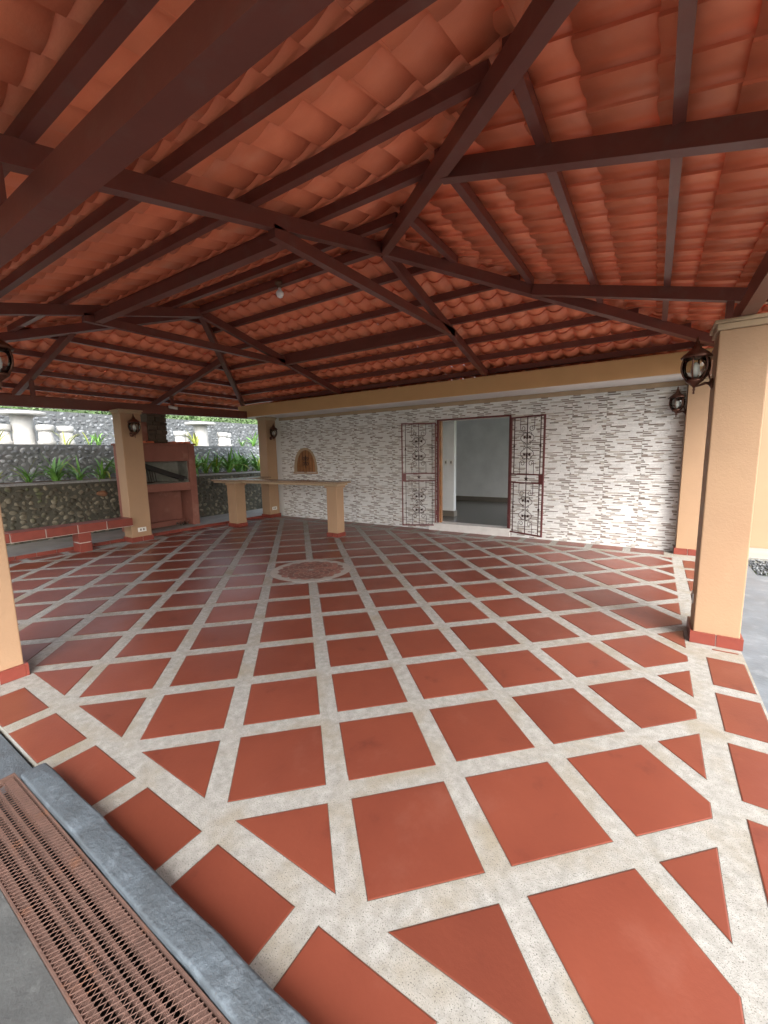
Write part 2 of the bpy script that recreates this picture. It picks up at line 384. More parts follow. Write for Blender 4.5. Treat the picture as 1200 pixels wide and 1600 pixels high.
# ledgestone panels
PW, PH = .924, 1.21
rr = random.Random(11)
rows = []; z = 0; NR = 25
for q in range(NR):
    h = PH/NR; x = -rr.uniform(0,.3); up, lo = [], []
    last = 0
    while x < PW:
        L = rr.uniform(.13,.40); t = rr.random(); kd = 1 if t < .50 and last != 1 else (2 if t > .93 else 0); last = kd
        a, b = max(x,0), min(x+L,PW); dep = rr.uniform(.010,.030) if kd == 0 else rr.uniform(.004,.016)
        fr = rr.uniform(.45,.8) if kd == 1 else 1.0
        if b > a:
            if kd == 1:
                if rr.random() < .5: rows.append((z, z+h*fr, [(a,b,1,dep)])); rows.append((z+h*fr, z+h, [(a,b,0,.02)]))
                else: rows.append((z+h*(1-fr), z+h, [(a,b,1,dep)])); rows.append((z, z+h*(1-fr), [(a,b,0,.02)]))
            else: rows.append((z, z+h, [(a,b,kd,dep)]))
        x += L
    z += h
def arch_half(zz):                                        # niche half width at height
    t = (zz-2.10)/1.12
    return .72*math.sqrt(max(0,1-max(0,t)**2.3)) if 0 <= t <= 1 else (0 if t > 1 else .0)
NCX = -10.52
def blocks(z0, z1):
    out = []
    if z1 > DZ0-.35 and z0 < DZ1: out.append((DX0-.06 if z0 > DZ0 else DX0-.36, DX1+.06 if z0 > DZ0 else DX1+.13))
    if z1 > 2.06 and z0 < 3.22:
        hw = arch_half((z0+z1)/2) if z0 > 2.08 else .74
        if hw > .02: out.append((NCX-hw, NCX+hw))
    return out
def panel(x0, z0, xa, xb, zb):
    mb = MB()
    for ra, rb, row in rows:
        if z0+ra > zb-.012: continue
        for sa, sb, kd, dep in row:
            segs = [(max(x0+sa,xa), min(x0+sb,xb))]
            for (ba, bb) in blocks(z0+ra, min(z0+rb,zb)):
                ns = []
                for s0, s1 in segs:
                    if s1 <= ba or s0 >= bb: ns.append((s0,s1)); continue
                    if s0 < ba: ns.append((s0,ba))
                    if s1 > bb: ns.append((bb,s1))
                segs = ns
            for s0, s1 in segs:
                if s1-s0 < .012: continue
                zt = min(z0+rb, zb)
                a, b, c, d = s0+.002, s1-.002, z0+ra+.002, zt-.002; y1 = WY-.002; y0 = WY-.006-dep
                mb.add([(a,y1,c),(b,y1,c),(b,y1,d),(a,y1,d),(a,y0,c),(b,y0,c),(b,y0,d),(a,y0,d)],
                       [(4,5,6,7),(0,1,5,4),(1,2,6,5),(2,3,7,6),(3,0,4,7)], kd)
    return mb
pm = None
x = 2.46+PW*1
WX0, WX1, WZ1 = -12.06, 3.40, 4.5
while x > WX0-PW:
    z = -.0
    while z < WZ1:
        xa, xb, zb = max(x,WX0), min(x+PW,WX1), min(z+PH,WZ1)
        if xb-xa > .03:
            plain = xb-xa > PW-.001 and zb-z > PH-.001 and not (x < DX1+.2 and x+PW > DX0-.4) and not (x < NCX+.8 and x+PW > NCX-.8)
            if plain:
                if pm is None:
                    pm = panel(x, z, xa, xb, zb).mesh('stone_panel', ['stonew','stoneb','stoneg'], Vector((x,WY,z)))
                piece(pm, 'stone_panel', house, Matrix.Translation((x,WY,z)))
            else:
                mb = panel(x, z, xa, xb, zb)
                if mb.f: mb.build('stone_panel', ['stonew','stoneb','stoneg'], house)
        z += PH
    x -= PW
# door frame of the opening
df = MB().box(DX0-.055,DX0,WY-.07,WY+.02,DZ0,DZ1+.055).box(DX1,DX1+.055,WY-.07,WY+.02,DZ0,DZ1+.055).box(DX0,DX1,WY-.07,WY+.02,DZ1,DZ1+.055)
df.build('gate_frame', 'ironred', house, .004)
MB().box(DX0+.001,DX0+.06,WY+.02,WY+.17,DZ0,DZ1-.001).build('door_jamb', 'wood', house)

# arched shutter
sh = thing('arched_shutter', (NCX, WY, 2.1), 'small arched plank shutter with iron scroll above the bar counter', 'shutter')
def arch_pts(cx, hw, z0, hgt, n=20, p=2.3):
    pts = []
    for i in range(n+1):
        a = math.pi*i/n; c, s_ = math.cos(a), math.sin(a)
        pts.append((cx+hw*math.copysign(abs(c)**.95, c), z0+hgt*s_**(.82)))
    return pts
fo = arch_pts(NCX,.71,2.10,1.11); fi = arch_pts(NCX+.03,.58,2.12,.99)
fm = MB(); n = len(fo); vs = []
for (x,zz) in fo: vs.append((x,WY-.05,zz))
for (x,zz) in fi: vs.append((x,WY-.05,zz))
for (x,zz) in fo: vs.append((x,WY,zz))
for (x,zz) in fi: vs.append((x,WY-.005,zz))
fs = []
for i in range(n-1):
    fs += [(i,i+1,n+i+1,n+i),(i+1,i,2*n+i,2*n+i+1),(n+i,n+i+1,3*n+i+1,3*n+i)]
fm.add(vs, fs); fm.build('frame', 'cap', sh)
MB().box(NCX-.74,NCX+.74,WY-.07,WY-.001,2.04,2.10).build('sill', 'tan', sh)
MB().add([(x_,WY-.009,z_) for x_,z_ in fi], [tuple(range(len(fi)))]).build('backing', 'woodd', sh)
npl = 6
for q in range(npl):
    xa = NCX+.03-.58+1.16*q/npl+.02; xb = NCX+.03-.58+1.16*(q+1)/npl-.022
    def zt(x):
        t = min(.999, abs((x-NCX-.03)/.58)); return 2.12+.99*math.sin(math.acos(t))**.82
    top = [(xa+(xb-xa)*t/4, zt(xa+(xb-xa)*t/4)) for t in range(5)]
    if max(p[1] for p in top) < 2.2: continue
    mb = MB(); m_ = len(top)
    vs = [(xa,WY-.03,2.12),(xb,WY-.03,2.12)]+[(x,WY-.03,z_) for x,z_ in reversed(top)]
    k_ = len(vs); vs += [(x,WY-.004,z_) for x,y_,z_ in vs]
    mb.add(vs, [tuple(range(k_)), *[(i,(i+1)%k_,k_+(i+1)%k_,k_+i) for i in range(k_)]])
    mb.build('plank', 'wood', sh)
def spiral(cx, cz, r0, r1, turns, a0, n=18, y=0.0):
    return [(cx+(r0+(r1-r0)*i/n)*math.cos(a0+turns*2*math.pi*i/n), y, cz+(r0+(r1-r0)*i/n)*math.sin(a0+turns*2*math.pi*i/n)) for i in range(n+1)]
orn = MB(); yy = WY-.05
for sx in (-1,1):
    for cz, sg in ((2.72,1),(2.50,-1)):
        orn.tube([(NCX+.03+sx*(px-0), yy, cz+sg*pz) for px,_,pz in spiral(.10,.02,.10,.025,1.2,math.pi)], .014, 5)
orn.tube([(NCX+.03,yy,2.28),(NCX+.03,yy,2.86)], .016, 5)
orn.build('iron_scroll', 'iron', sh)

# ------------------------------------------------------------------ iron gates
GW, GH = 1.27, 3.78
def gate(name, loc, rot, label, flip):
    t = thing(name, loc, label, 'gate', 'iron gates of the doorway', rot)
    f = MB(); a = .045
    for x0, x1, z0, z1 in ((0,a,0,GH),(GW-a,GW,0,GH),(a,GW-a,0,a),(a,GW-a,GH-a,GH),(a,GW-a,1.66,1.70),(a,GW-a,1.93,1.97)):
        f.box(x0,x1,-.022,.022,z0,z1)
    f.build('frame', 'ironred', t, local=True)
    def bar(x, z0, z1): MB().box(x-.010,x+.010,-.010,.010,z0,z1).build('bar', 'iron', t, local=True)
    for (z0,z1) in ((a,1.66),(1.97,GH-a)):
        bar(.15,z0,z1); bar(GW-.15,z0,z1); bar(GW/2,z0,z1)
        for x in (.15, GW-.15):
            MB().box(x-.022,x+.022,-.02,.02,(z0+z1)/2-.035,(z0+z1)/2+.035).build('collar', 'iron', t, local=True)
        H = z1-z0
        o = MB(); c = GW/2
        for sx in (-1,1):
            def T(pts, r=.012): o.tube([(c+sx*x_, y_, z0+z_*H/1.75) for x_,y_,z_ in pts], r*.72, 5)
            hx = .26
            for up in (0,1):
                def F(pts): return [(x_, y_, (1.75-z_) if up else z_) for x_,y_,z_ in pts]
                T(F([(hx,0,0),(hx,0,.33)]+spiral(hx-.10,.33,.10,.030,1.15,0,16)))
                T(F(spiral(.115,.53,.035,.10,-.55,math.pi*.2,10)+[(.03,0,.66)]))
                T(F([(.0,0,.45)]+[(.25*math.sin(math.pi*q/8)**.8, 0, .45+.36*q/8) for q in range(1,8)]+[(.03,0,.83)]+spiral(.085,.80,.055,.02,-.9,math.pi*.9,10)))
                o.add([(c+sx*.04,-.006,z0+(1.75-.62 if up else .62)*H/1.75),(c+sx*.13,-.006,z0+(1.75-.66 if up else .66)*H/1.75),
                       (c+sx*.14,-.006,z0+(1.75-.58 if up else .58)*H/1.75),(c+sx*.08,-.006,z0+(1.75-.56 if up else .56)*H/1.75),
                       (c+sx*.04,.006,z0+(1.75-.62 if up else .62)*H/1.75),(c+sx*.13,.006,z0+(1.75-.66 if up else .66)*H/1.75),
                       (c+sx*.14,.006,z0+(1.75-.58 if up else .58)*H/1.75),(c+sx*.08,.006,z0+(1.75-.56 if up else .56)*H/1.75)],
                      [(0,1,2,3),(7,6,5,4),(0,4,5,1),(1,5,6,2),(2,6,7,3),(3,7,4,0)])
        o.build('scrollwork', 'iron', t, local=True)
    st = MB(); cz = 1.815; vs = [(GW/2+(.085 if q % 2 == 0 else .035)*math.cos(math.pi/2+q*math.pi/5), 0, cz+(.085 if q % 2 == 0 else .035)*math.sin(math.pi/2+q*math.pi/5)) for q in range(10)]
    st.add([(x_,-.014,z_) for x_,_,z_ in vs]+[(x_,.014,z_) for x_,_,z_ in vs], [tuple(range(10)), tuple(range(19,9,-1))]+[(q,(q+1)%10,10+(q+1)%10,10+q) for q in range(10)])
    st.box(GW/2-.008,GW/2+.008,-.008,.008,1.70,1.78).box(GW/2-.008,GW/2+.008,-.008,.008,1.85,1.93)
    st.build('star', 'iron', t, local=True)
    MB().box(GW-.16,GW-a,-.035,.035,1.70,1.93).build('lock_box', 'ironred', t, local=True)
    for hz in (.5, 3.2): MB().lathe([(.03,-.08),(.03,.08)], (-.02,-.01,hz), 10).build('hinge', 'ironred', t, local=True)
    return t
gate('iron_gate', (DX0-.07, WY-.10, .17), math.atan2(-.60,-1.20), 'maroon iron scroll gate swung open left of the doorway', 1)
gate('iron_gate', (DX1+.07, WY-.10, .17), math.atan2(-.46,1.12), 'maroon iron scroll gate swung open right of the doorway', 0)

# ================================================================== PILLARS
def pillar(name, key, top, label, outlet=None, group='tan pillars'):
    x0,x1,y0,y1 = PILL[key]
    t = thing(name, ((x0+x1)/2,(y0+y1)/2,0), label, 'pillar', group)
    MB().box(x0,x1,y0,y1,-.02,top-.13).build('shaft', 'tan', t, .008)
    MB().box(x0-.03,x1+.03,y0-.03,y1+.03,top-.13,top-.05).box(x0-.06,x1+.06,y0-.06,y1+.06,top-.049,top).build('cap', 'cap', t, .006)
    MB().box(x0-.020,x1+.020,y0-.020,y1+.020,0.0,.165).build('skirting_bed', 'grout', t)
    e = .035; hx = (x0+x1)/2; hy = (y0+y1)/2; gp = .006
    for a0, a1 in ((x0-e,hx-gp),(hx+gp,x1+e)):
        for b0, b1 in ((y0-e,y0-.005),(y1+.005,y1+e)): MB().box(a0,a1,b0,b1,.003,.17).build('skirting_tile', 'skirt', t)
    for a0, a1 in ((y0-.003,hy-gp),(hy+gp,y1+.003)):
        for b0, b1 in ((x0-e,x0-.005),(x1+.005,x1+e)): MB().box(b0,b1,a0,a1,.003,.17).build('skirting_tile', 'skirt', t)
    if outlet:
        ax, px, py, pz = outlet
        pl = MB()
        if ax == 'x+': pl.box(x1,x1+.016,py-.14,py+.14,pz-.075,pz+.075)
        else: pl.box(x0-.016,x0,py-.11,py+.11,pz-.075,pz+.075)
        p_ = pl.build('outlet_plate', 'plastic', t, .003)
        for q in (-.05,.05):
            (MB().box(x1+.016,x1+.020,py+q-.025,py+q+.025,pz-.035,pz+.035) if ax == 'x+' else MB().box(x0-.020,x0-.016,py+q-.025,py+q+.025,pz-.035,pz+.035)).build('socket', 'ibase', p_)
    return t
pillar('pillar', 'right', 4.50, 'tall tan pillar with large lantern at the right patio edge', ('x-',0,4.6,.565))
pillar('pillar', 'back_right', 4.63, 'tan pillar against the right end of the ledgestone wall')
pillar('pillar', 'corner', 4.63, 'tan corner pillar at the left end of the ledgestone wall', ('x+',0,10.13,.44))
pillar('pillar', 'grill', 4.48, 'tan pillar standing in front of the red barbecue', ('x+',0,4.08,.41))
pillar('pillar', 'front', 4.50, 'tan pillar cut by the left picture edge near the drain')

# ================================================================== ROOF
SL = .245; ZR = 6.54; YR = 3.95; X1, X2 = -1.74, -7.55
roof = thing('pavilion_roof', (-4.6, YR, 4.4), 'hipped red tile roof on dark brown steel rafters over the patio', 'roof')
NRM = math.sqrt(1+SL*SL)
RW, RH = .13, .20
def bar_(name, p, q, wd=RW, h0=0, h1=RH, m_='steel'):
    return MB().beam(p, q, wd, h0, h1).build(name, m_, roof)
def zd(d): return ZR-SL*d
for X in (X1, X2):
    bar_('rafter', (X,YR-.01,zd(0)), (X,YR-8.5,zd(8.5)))
    bar_('rafter', (X,YR+.01,zd(0)), (X,9.70,zd(9.70-YR)))
    bar_('collar_tie', (X,1.16,5.745), (X,7.16,5.79), .13, 0, .17)
for yb, zb in ((1.42,5.76),(6.92,5.80)):
    bar_('tie_beam', (X2+.065,yb,zb), (X1-.065,yb,zb), .15, .002, .19)
for sx, X in ((1,X1),(-1,X2)):
    for sy, dd in ((1,5.75),(-1,7.0)):
        bar_('hip_rafter', (X,YR,zd(0)), (X+sx*dd,YR+sy*dd,zd(dd)), .15)
    for Y in (1.80, 6.10):
        d0 = abs(Y-YR)
        bar_('jack_rafter', (X+sx*(d0+.06),Y,zd(d0+.06)), (X+sx*6.9,Y,zd(6.9)))
bar_('ridge_beam', (X2,YR,ZR+.02), (X1,YR,ZR+.02), .12, .06, RH-.005)
PD = dict(near=[.80,1.97,3.14,4.30,5.47,6.62,7.8], far=[.10,.97,2.0,3.0,4.03,5.03,5.95], right=[1.02,2.19,3.355,4.52,5.69,6.62], left=[.65,1.85,3.05,4.25,5.45,6.65,7.5])
HEAD = dict(near=(.35,.585), far=(.12,.5), right=(.33,.574), left=(.2,.6))
PO, PHT, PWD = RH+.002, .14, .10
for d in PD['near']: bar_('purlin', (X2-min(d,7.6),YR-d,zd(d)), (X1+min(d,7.0),YR-d,zd(d)), PWD, PO, PO+PHT)
for d in PD['far']: bar_('purlin', (X2-d,YR+d,zd(d)), (X1+d,YR+d,zd(d)), PWD, PO, PO+PHT)
for d in PD['right']: bar_('purlin', (X1+d,YR-d,zd(d)), (X1+d,YR+min(d,6.4),zd(d)), PWD, PO, PO+PHT)
for d in PD['left']: bar_('purlin', (X2-d,YR-d,zd(d)), (X2-d,YR+min(d,6.4),zd(d)), PWD, PO, PO+PHT)
# eave beams on the pillars and the stub posts under the rafters
EB = [((-12.9,-1.74,4.50),(3.75,-1.74,4.50)), ((3.67,-1.82,4.502),(3.67,9.54,4.502)), ((-12.95,-1.9,4.36),(-12.95,9.54,4.58))]
for p, q in EB: bar_('eave_beam', p, q, .16, 0, .32 if p[0] == q[0] < -10 else .20)
for x in (X1, X2): bar_('stub_post', (x,-1.74,4.70), (x,-1.74,zd(YR+1.74)+.01), .10, -.05, .05)
for Y in (1.80,6.10):
    bar_('stub_post', (3.67,Y,4.70), (3.67,Y,zd(3.67-X1)+.01), .10, -.05, .05)
    bar_('stub_post', (-12.95,Y,4.72), (-12.95,Y,zd(X2+12.95)+.01), .10, -.05, .05)
# roof tiles
TW = .42; A = .105
def prof(t, soft=False):                                  # pan, gentle rise, crest and short drop; soft = even wave, seam on the crest
    if soft: return A*(.5+.5*math.cos(2*math.pi*(t+.05*math.sin(2*math.pi*t))))**1.2+.010*t
    for (a, u), (b, v) in zip(KP, KP[1:]):
        if t <= b+1e-6: return A*(u+(v-u)*(t-a)/(b-a))+.010*t
    return .010
KP = ((0,0),(.12,.01),(.26,.09),(.40,.27),(.54,.56),(.66,.84),(.76,.985),(.84,1.0),(.90,.90),(.935,.5),(.96,.10),(1,0))
def tile_geo(Lc, stp=.050, th=.028, soft=False, amp=1.0):
    mb = MB(); n = 11; ov = .10; TT = tuple(k_/11 for k_ in range(12)) if soft else tuple(k_[0] for k_ in KP)
    vs = []
    for off in (0, th):
        for y_, zz in ((-.05,stp),(Lc+ov,0)):
            for i in range(n+1):
                t = TT[i]; vs.append(((t-.5)*(TW+.03), y_, zz+off+prof(t, soft)*amp))
    m_ = n+1; fs = []
    for i in range(n):
        fs += [(i,m_+i,m_+i+1,i+1), (2*m_+i,2*m_+i+1,3*m_+i+1,3*m_+i), (i,i+1,2*m_+i+1,2*m_+i), (m_+i,3*m_+i,3*m_+i+1,m_+i+1)]
    mb.add(vs, fs, 0, True)
    mb.add([vs[0],vs[m_],vs[3*m_],vs[2*m_]], [(0,1,2,3)]); mb.add([vs[n],vs[m_+n],vs[3*m_+n],vs[2*m_+n]], [(3,2,1,0)])
    return mb
TZ = PO+PHT+.005
cand = []
SLOPES = dict(near=(Vector((1,0,0)),Vector((0,1,SL)).normalized()), far=(Vector((-1,0,0)),Vector((0,-1,SL)).normalized()),
              right=(Vector((0,1,0)),Vector((-1,0,SL)).normalized()), left=(Vector((0,-1,0)),Vector((1,0,SL)).normalized()))
DMAX = dict(near=8.4, far=6.9, right=7.1, left=7.75)  # near slope extended unseen past the camera to shade the eave beam and driveway
for sk, (ux, uy) in SLOPES.items():
    h0, Lc = HEAD[sk]; uz = ux.cross(uy)
    k = -1
    while True:
        dh = h0+k*Lc; dt = dh+Lc; k += 1                 # head at dh, tail at dt
        if dh > DMAX[sk]: break
        if dt < .05: continue
        um = dt+.15
        lo, hi = (X2-min(um,7.8), X1+min(um,7.1)) if sk in ('near','far') else (YR-um, YR+um)
        j = math.floor(lo/TW)
        while j*TW < hi:
            c = (j+.5)*TW; j += 1
            if c < lo-.1 or c > hi+.1: continue
            if sk == 'near': o_ = Vector((c,YR-dt,zd(dt)))
            elif sk == 'far': o_ = Vector((c,YR+dt,zd(dt)))
            elif sk == 'right': o_ = Vector((X1+dt,c,zd(dt)))
            else: o_ = Vector((X2-dt,c,zd(dt)))
            o_ = o_+uz*TZ
            mid = o_+uy*(Lc/2)
            # inside the hip?
            px, py = mid.x, mid.y
            dn, df_, dr, dl = YR-py, py-YR, px-X1, X2-px
            own = dict(near=dn, far=df_, right=dr, left=dl)[sk]; oth = max(v for kk, v in dict(near=dn,far=df_,right=dr,left=dl).items() if kk != sk)
            if oth > own+TW*.75: continue
            rot = Matrix((ux,uy,uz)).transposed()
            rot = rot @ Matrix.Rotation(random.uniform(-.008,.008),3,'Z') @ Matrix.Rotation(random.uniform(-.006,.006),3,'X')
            m4 = rot.to_4x4(); m4.translation = o_+uz*random.uniform(-.004,.006)
            pr = project(mid); vis = pr is not None and -40 < pr[0] < 1240 and -60 < pr[1] < 1600
            cand.append(((pr[2] if vis else 1e3)+random.random()*.01, sk, m4))
cand.sort(key=lambda c: c[0])
geo = {s_: tile_geo(HEAD[s_][1], *dict(near=(.020,.014,False,.62), right=(.050,.030,False,.58), far=(.042,.026,True), left=(.042,.026,True))[s_]) for s_ in SLOPES}
tms = {s_: geo[s_].mesh('roof_tile', 'rtile') for s_ in SLOPES}
rest = MB()
for i, (dep, sk, m4) in enumerate(cand):
    if i < 300: piece(tms[sk], 'roof_tile', roof, m4)
    else:
        gg = geo[sk]; rest.add([m4 @ Vector(v) for v in gg.v], gg.f, 0, True)
tag(rest.build('roof_tiles', 'rtile', roof), kind='stuff')

# ================================================================== LAMPS
def lamp(loc, ang, label, sc=1.0):
    """wall lantern; origin at the wall point; ang = direction the arm points"""
    t = thing('wall_lantern', loc, label, 'lamp', 'bronze wall lanterns', ang)
    r = .235*sc; H = sc
    def b(mb, nm, mt, par=None): return mb.build(nm, mt, par or t, local=True)
    b(MB().lathe([(.05*H,-.001),(.085*H,.006),(.085*H,.02),(.045*H,.035),(.03*H,.05)], (0,0,0), 14), 'backplate', 'bronze')
    bp_ = [o_ for o_ in t.children][-1]; bp_.rotation_euler = (0, math.pi/2, 0)
    arm = [(.03,0,0),(.08,0,.015),(.13,0,-.005),(.18,0,-.02),(r,0,.0)]
    b(MB().tube([(x*1.0,y_,z_*H) for x,y_,z_ in arm], [.026*H,.02*H,.018*H,.016*H,.016*H], 8), 'arm', 'bronze')
    b(MB().tube([(.02,0,.0),(.06,0,.16*H),(.10,0,.30*H),(.16,0,.40*H)], .012*H, 6), 'brace', 'bronze')
    c = (r,0,0)
    b(MB().lathe([(.004,-.14*H),(.016*H,-.13*H),(.010*H,-.10*H),(.022*H,-.075*H),(.014*H,-.05*H),(.030*H,-.02*H),(.07*H,.015*H),(.115*H,.05*H),(.125*H,.075*H),(.10*H,.085*H)], c, 16), 'base_cup', 'bronze')
    b(MB().lathe([(.105*H,.088*H),(.155*H,.15*H),(.178*H,.22*H),(.183*H,.29*H),(.170*H,.36*H),(.148*H,.415*H)], c, 18), 'glass_globe', 'glass')
    for q in range(6):
        a = q*math.pi/3+.26
        b(MB().tube([(r+rr_*H*math.cos(a), rr_*H*math.sin(a), zz*H) for rr_, zz in ((.115,.075),(.162,.145),(.188,.22),(.193,.29),(.182,.36),(.160,.42))], .013*H, 5), 'rib', 'bronze')
    b(MB().lathe([(.20*H,.41*H),(.205*H,.43*H),(.165*H,.475*H),(.10*H,.53*H),(.06*H,.56*H),(.055*H,.60*H),(.028*H,.615*H),(.036*H,.645*H),(.016*H,.67*H),(.02*H,.695*H),(.003,.74*H)], c, 18), 'cap', 'bronze')
    b(MB().lathe([(.03*H,.09*H),(.035*H,.15*H),(.05*H,.155*H),(.06*H,.22*H),(.05*H,.29*H),(.03*H,.33*H),(.003,.35*H)], c, 12), 'bulb', 'bulb')
    return t
lamp((3.40-.002,4.42,3.72), math.pi, 'large bronze lantern on the nearest right pillar', .9)
lamp((3.40-.002,10.52,3.80), math.pi, 'bronze lantern at the right end of the ledgestone wall', .9)
lamp((-12.06+.002,10.13,3.68), 0, 'bronze lantern on the corner pillar left of the shutter', .92)
lamp((-12.02+.002,4.05,3.66), 0, 'bronze lantern on the pillar before the barbecue', .92)
lamp((-4.28,-1.43+.002,3.86), math.pi/2, 'bronze lantern cut by the left picture edge', .92)
# bulb hanging from the ridge
hb = thing('ceiling_bulb', (-4.5,3.9,6.48), 'white bulb in a socket hanging under the ridge', 'bulb')
MB().lathe([(.10,.22),(.10,.17),(.05,.16),(.05,.10),(.04,.09)], (0,0,0), 12).build('socket', 'woodd', hb, local=True)
MB().lathe([(.035,.10),(.045,.05),(.085,0),(.09,-.04),(.06,-.10),(.005,-.125)], (0,0,0), 14).build('bulb', 'bulb', hb, local=True)
# small camera on the left eave beam
scm = thing('security_camera', (-12.86,5.95,4.80), 'small white camera fixed on the steel beam above the barbecue', 'camera')
MB().box(0,.06,-.06,.06,-.05,.05).build('bracket', 'plastic', scm, local=True)
MB().tube([(.06,0,0),(.16,.03,-.02)], .025, 8).build('arm', 'plastic', scm, local=True)
MB().tube([(.10,-.08,-.02),(.20,.10,-.05),(.24,.16,-.06)], [.055,.06,.062], 12).build('housing', 'plastic', scm, local=True)
MB().tube([(.239,.158,-.06),(.25,.172,-.063)], .045, 12).build('lens', 'soot', scm, local=True)

# ================================================================== BAR COUNTER, BENCH
bar_c = thing('bar_counter', (-9, 8.6, 0), 'L-shaped granite bar counter on two tan posts by the corner pillar', 'counter')
ct = MB().prism([(-12.75,7.35),(-11.10,7.35),(-11.10,7.60),(-6.05,7.60),(-6.05,8.30),(-11.85,8.30),(-11.85,9.85),(-12.75,9.85)], 1.875, 1.94)
ct.build('counter_top', 'granite', bar_c, .008)
MB().prism([(-12.65,7.43),(-11.2,7.43),(-11.2,7.68),(-6.15,7.68),(-6.15,8.22),(-11.95,8.22),(-11.95,9.8),(-12.65,9.8)], 1.80, 1.873).build('edge_board', 'cap', bar_c)
for (x0,x1,y0,y1) in ((-11.86,-11.33,7.48,7.95),(-6.74,-6.29,7.77,8.16)):
    p_ = MB().box(x0,x1,y0,y1,-.01,1.79).build('post', 'tan', bar_c, .006)
    MB().box(x0-.05,x1+.05,y0-.045,y1+.045,1.72,1.788).build('capital', 'tan', p_, .006)
    for a0, a1 in ((x0-.03,(x0+x1)/2-.006),((x0+x1)/2+.006,x1+.03)):
        MB().box(a0,a1,y0-.03,y0-.002,.003,.15).build('skirting_tile', 'skirt', p_)
    for a0, a1 in ((y0-.001,(y0+y1)/2-.006),((y0+y1)/2+.006,y1+.01)):
        MB().box(x1+.002,x1+.03,a0,a1,.003,.15).build('skirting_tile', 'skirt', p_)
    MB().box(x0-.01,x1+.015,y0-.015,y1,0,.14).build('skirting_bed', 'grout', p_)

bench = thing('bench', (-12.1, 1.0, 0), 'long red tiled bench with white joints left of the pillar', 'bench')
MB().box(-12.42,-11.89,-1.40,3.735,.60,.862).build('seat_core', 'grout', bench)
y = 3.73
while y > -1.3:
    y0 = max(y-.80+.03,-1.4)
    MB().box(-12.44,-11.86,y0,y,.615,.875).build('seat_tile', 'skirt', bench, .006); y -= .80
for yc in (2.31, -.3):
    lg = MB().box(-12.36,-11.91,yc-.14,yc+.14,0,.60).build('leg', 'grout', bench)
    for z0, z1 in ((.0,.28),(.305,.60)):
        MB().box(-11.935,-11.885,yc-.165,yc+.165,z0,z1-.002).build('leg_tile', 'skirt', lg, .004)
        MB().box(-12.37,-11.95,yc-.165,yc-.142,z0,z1-.002).build('leg_tile', 'skirt', lg, .004)

# ================================================================== BARBECUE
bq = thing('barbecue', (-13.5,5.6,.1), 'red plastered barbecue with open firebox and stone chimney', 'barbecue')
bX0, bX1, bY0, bY1 = -14.12, -13.07, 4.36, 6.95
MB().box(bX0,bX0+.25,bY0,bY1,.1,3.36).build('back_wall', 'plaster', bq)
for y0, y1 in ((bY0,4.70),(6.66,bY1)):
    MB().box(bX0+.25,bX1,y0,y1,.1,3.36).build('side_wall', 'plaster', bq, .012)
MB().box(bX0+.25,bX1,4.70,6.66,2.73,3.36).build('lintel', 'plaster', bq, .012)
MB().box(bX0+.25,bX1,4.70,6.66,1.56,1.88).build('hearth', 'plaster', bq, .012)
MB().box(bX0-.06,bX1+.05,bY0-.05,bY1+.05,3.361,3.43).build('top_slab', 'plaster', bq, .01)
MB().box(bX0+.251,bX0+.29,4.701,6.659,1.881,2.729).box(bX0+.291,bX1-.12,6.62,6.659,1.881,2.729).box(bX0+.291,bX1-.12,4.701,4.74,1.881,2.729).box(bX0+.291,bX1-.03,4.741,6.619,1.881,1.90).build('firebox_lining', 'ash', bq)
MB().box(bX0+.251,bX0+.45,4.70,6.66,.10,.32).build('plinth', 'plaster', bq)
MB().beam((bX1-.25,4.9,2.62),(bX1-.20,6.5,2.02),.10,-.09,.09).build('fallen_grill_arm', 'soot', bq)
MB().beam((bX1-.3,6.35,2.02),(bX1-.1,6.6,2.03),.16,-.02,.02).build('arm_plate', 'soot', bq)
gr = MB()
for q in range(9):
    gr.tube([(bX0+.55,4.80+q*.095,1.93),(bX0+.42,4.80+q*.095,2.45)], .012, 5)
gr.tube([(bX0+.42,4.77,2.45),(bX0+.42,5.60,2.45)], .014, 5).tube([(bX0+.55,4.77,1.93),(bX0+.55,5.60,1.93)], .014, 5)
gr.build('grill_rack', 'iron', bq)
MB().lathe([(.30,0),(.28,.03),(.20,.05),(.02,.06)], (bX0+.60,5.7,1.90), 14).build('ash_heap', 'ash', bq)
# chimney of rough blocks
ch = MB().box(-13.90,-13.42,5.34,6.02,3.43,4.9).build('chimney', 'chim', bq)
z = 3.45; rc = random.Random(3)
while z < 4.8:
    h = rc.uniform(.12,.19); y = 5.30
    while y < 6.0:
        l = rc.uniform(.2,.45); y1 = min(y+l,6.07)
        MB().box(-13.44,-13.39+rc.uniform(0,.03),y+.008,y1-.008,z+.008,z+h-.008).build('chimney_block', 'chim', ch, .012); y += l
    z += h
MB().box(-13.9,-13.45,5.02,5.33,3.43,4.22).build('chimney_buttress', 'plaster', bq, .01)
for q in range(7):
    yq = 5.0+q*.29
    if yq < 5.0 or 5.3 < yq < 6.1: continue
    MB().tube([(bX1-.0,yq,3.455),(bX0+.1,yq,3.46)], .05, 8).build('ridge_tile', 'rtile', bq)
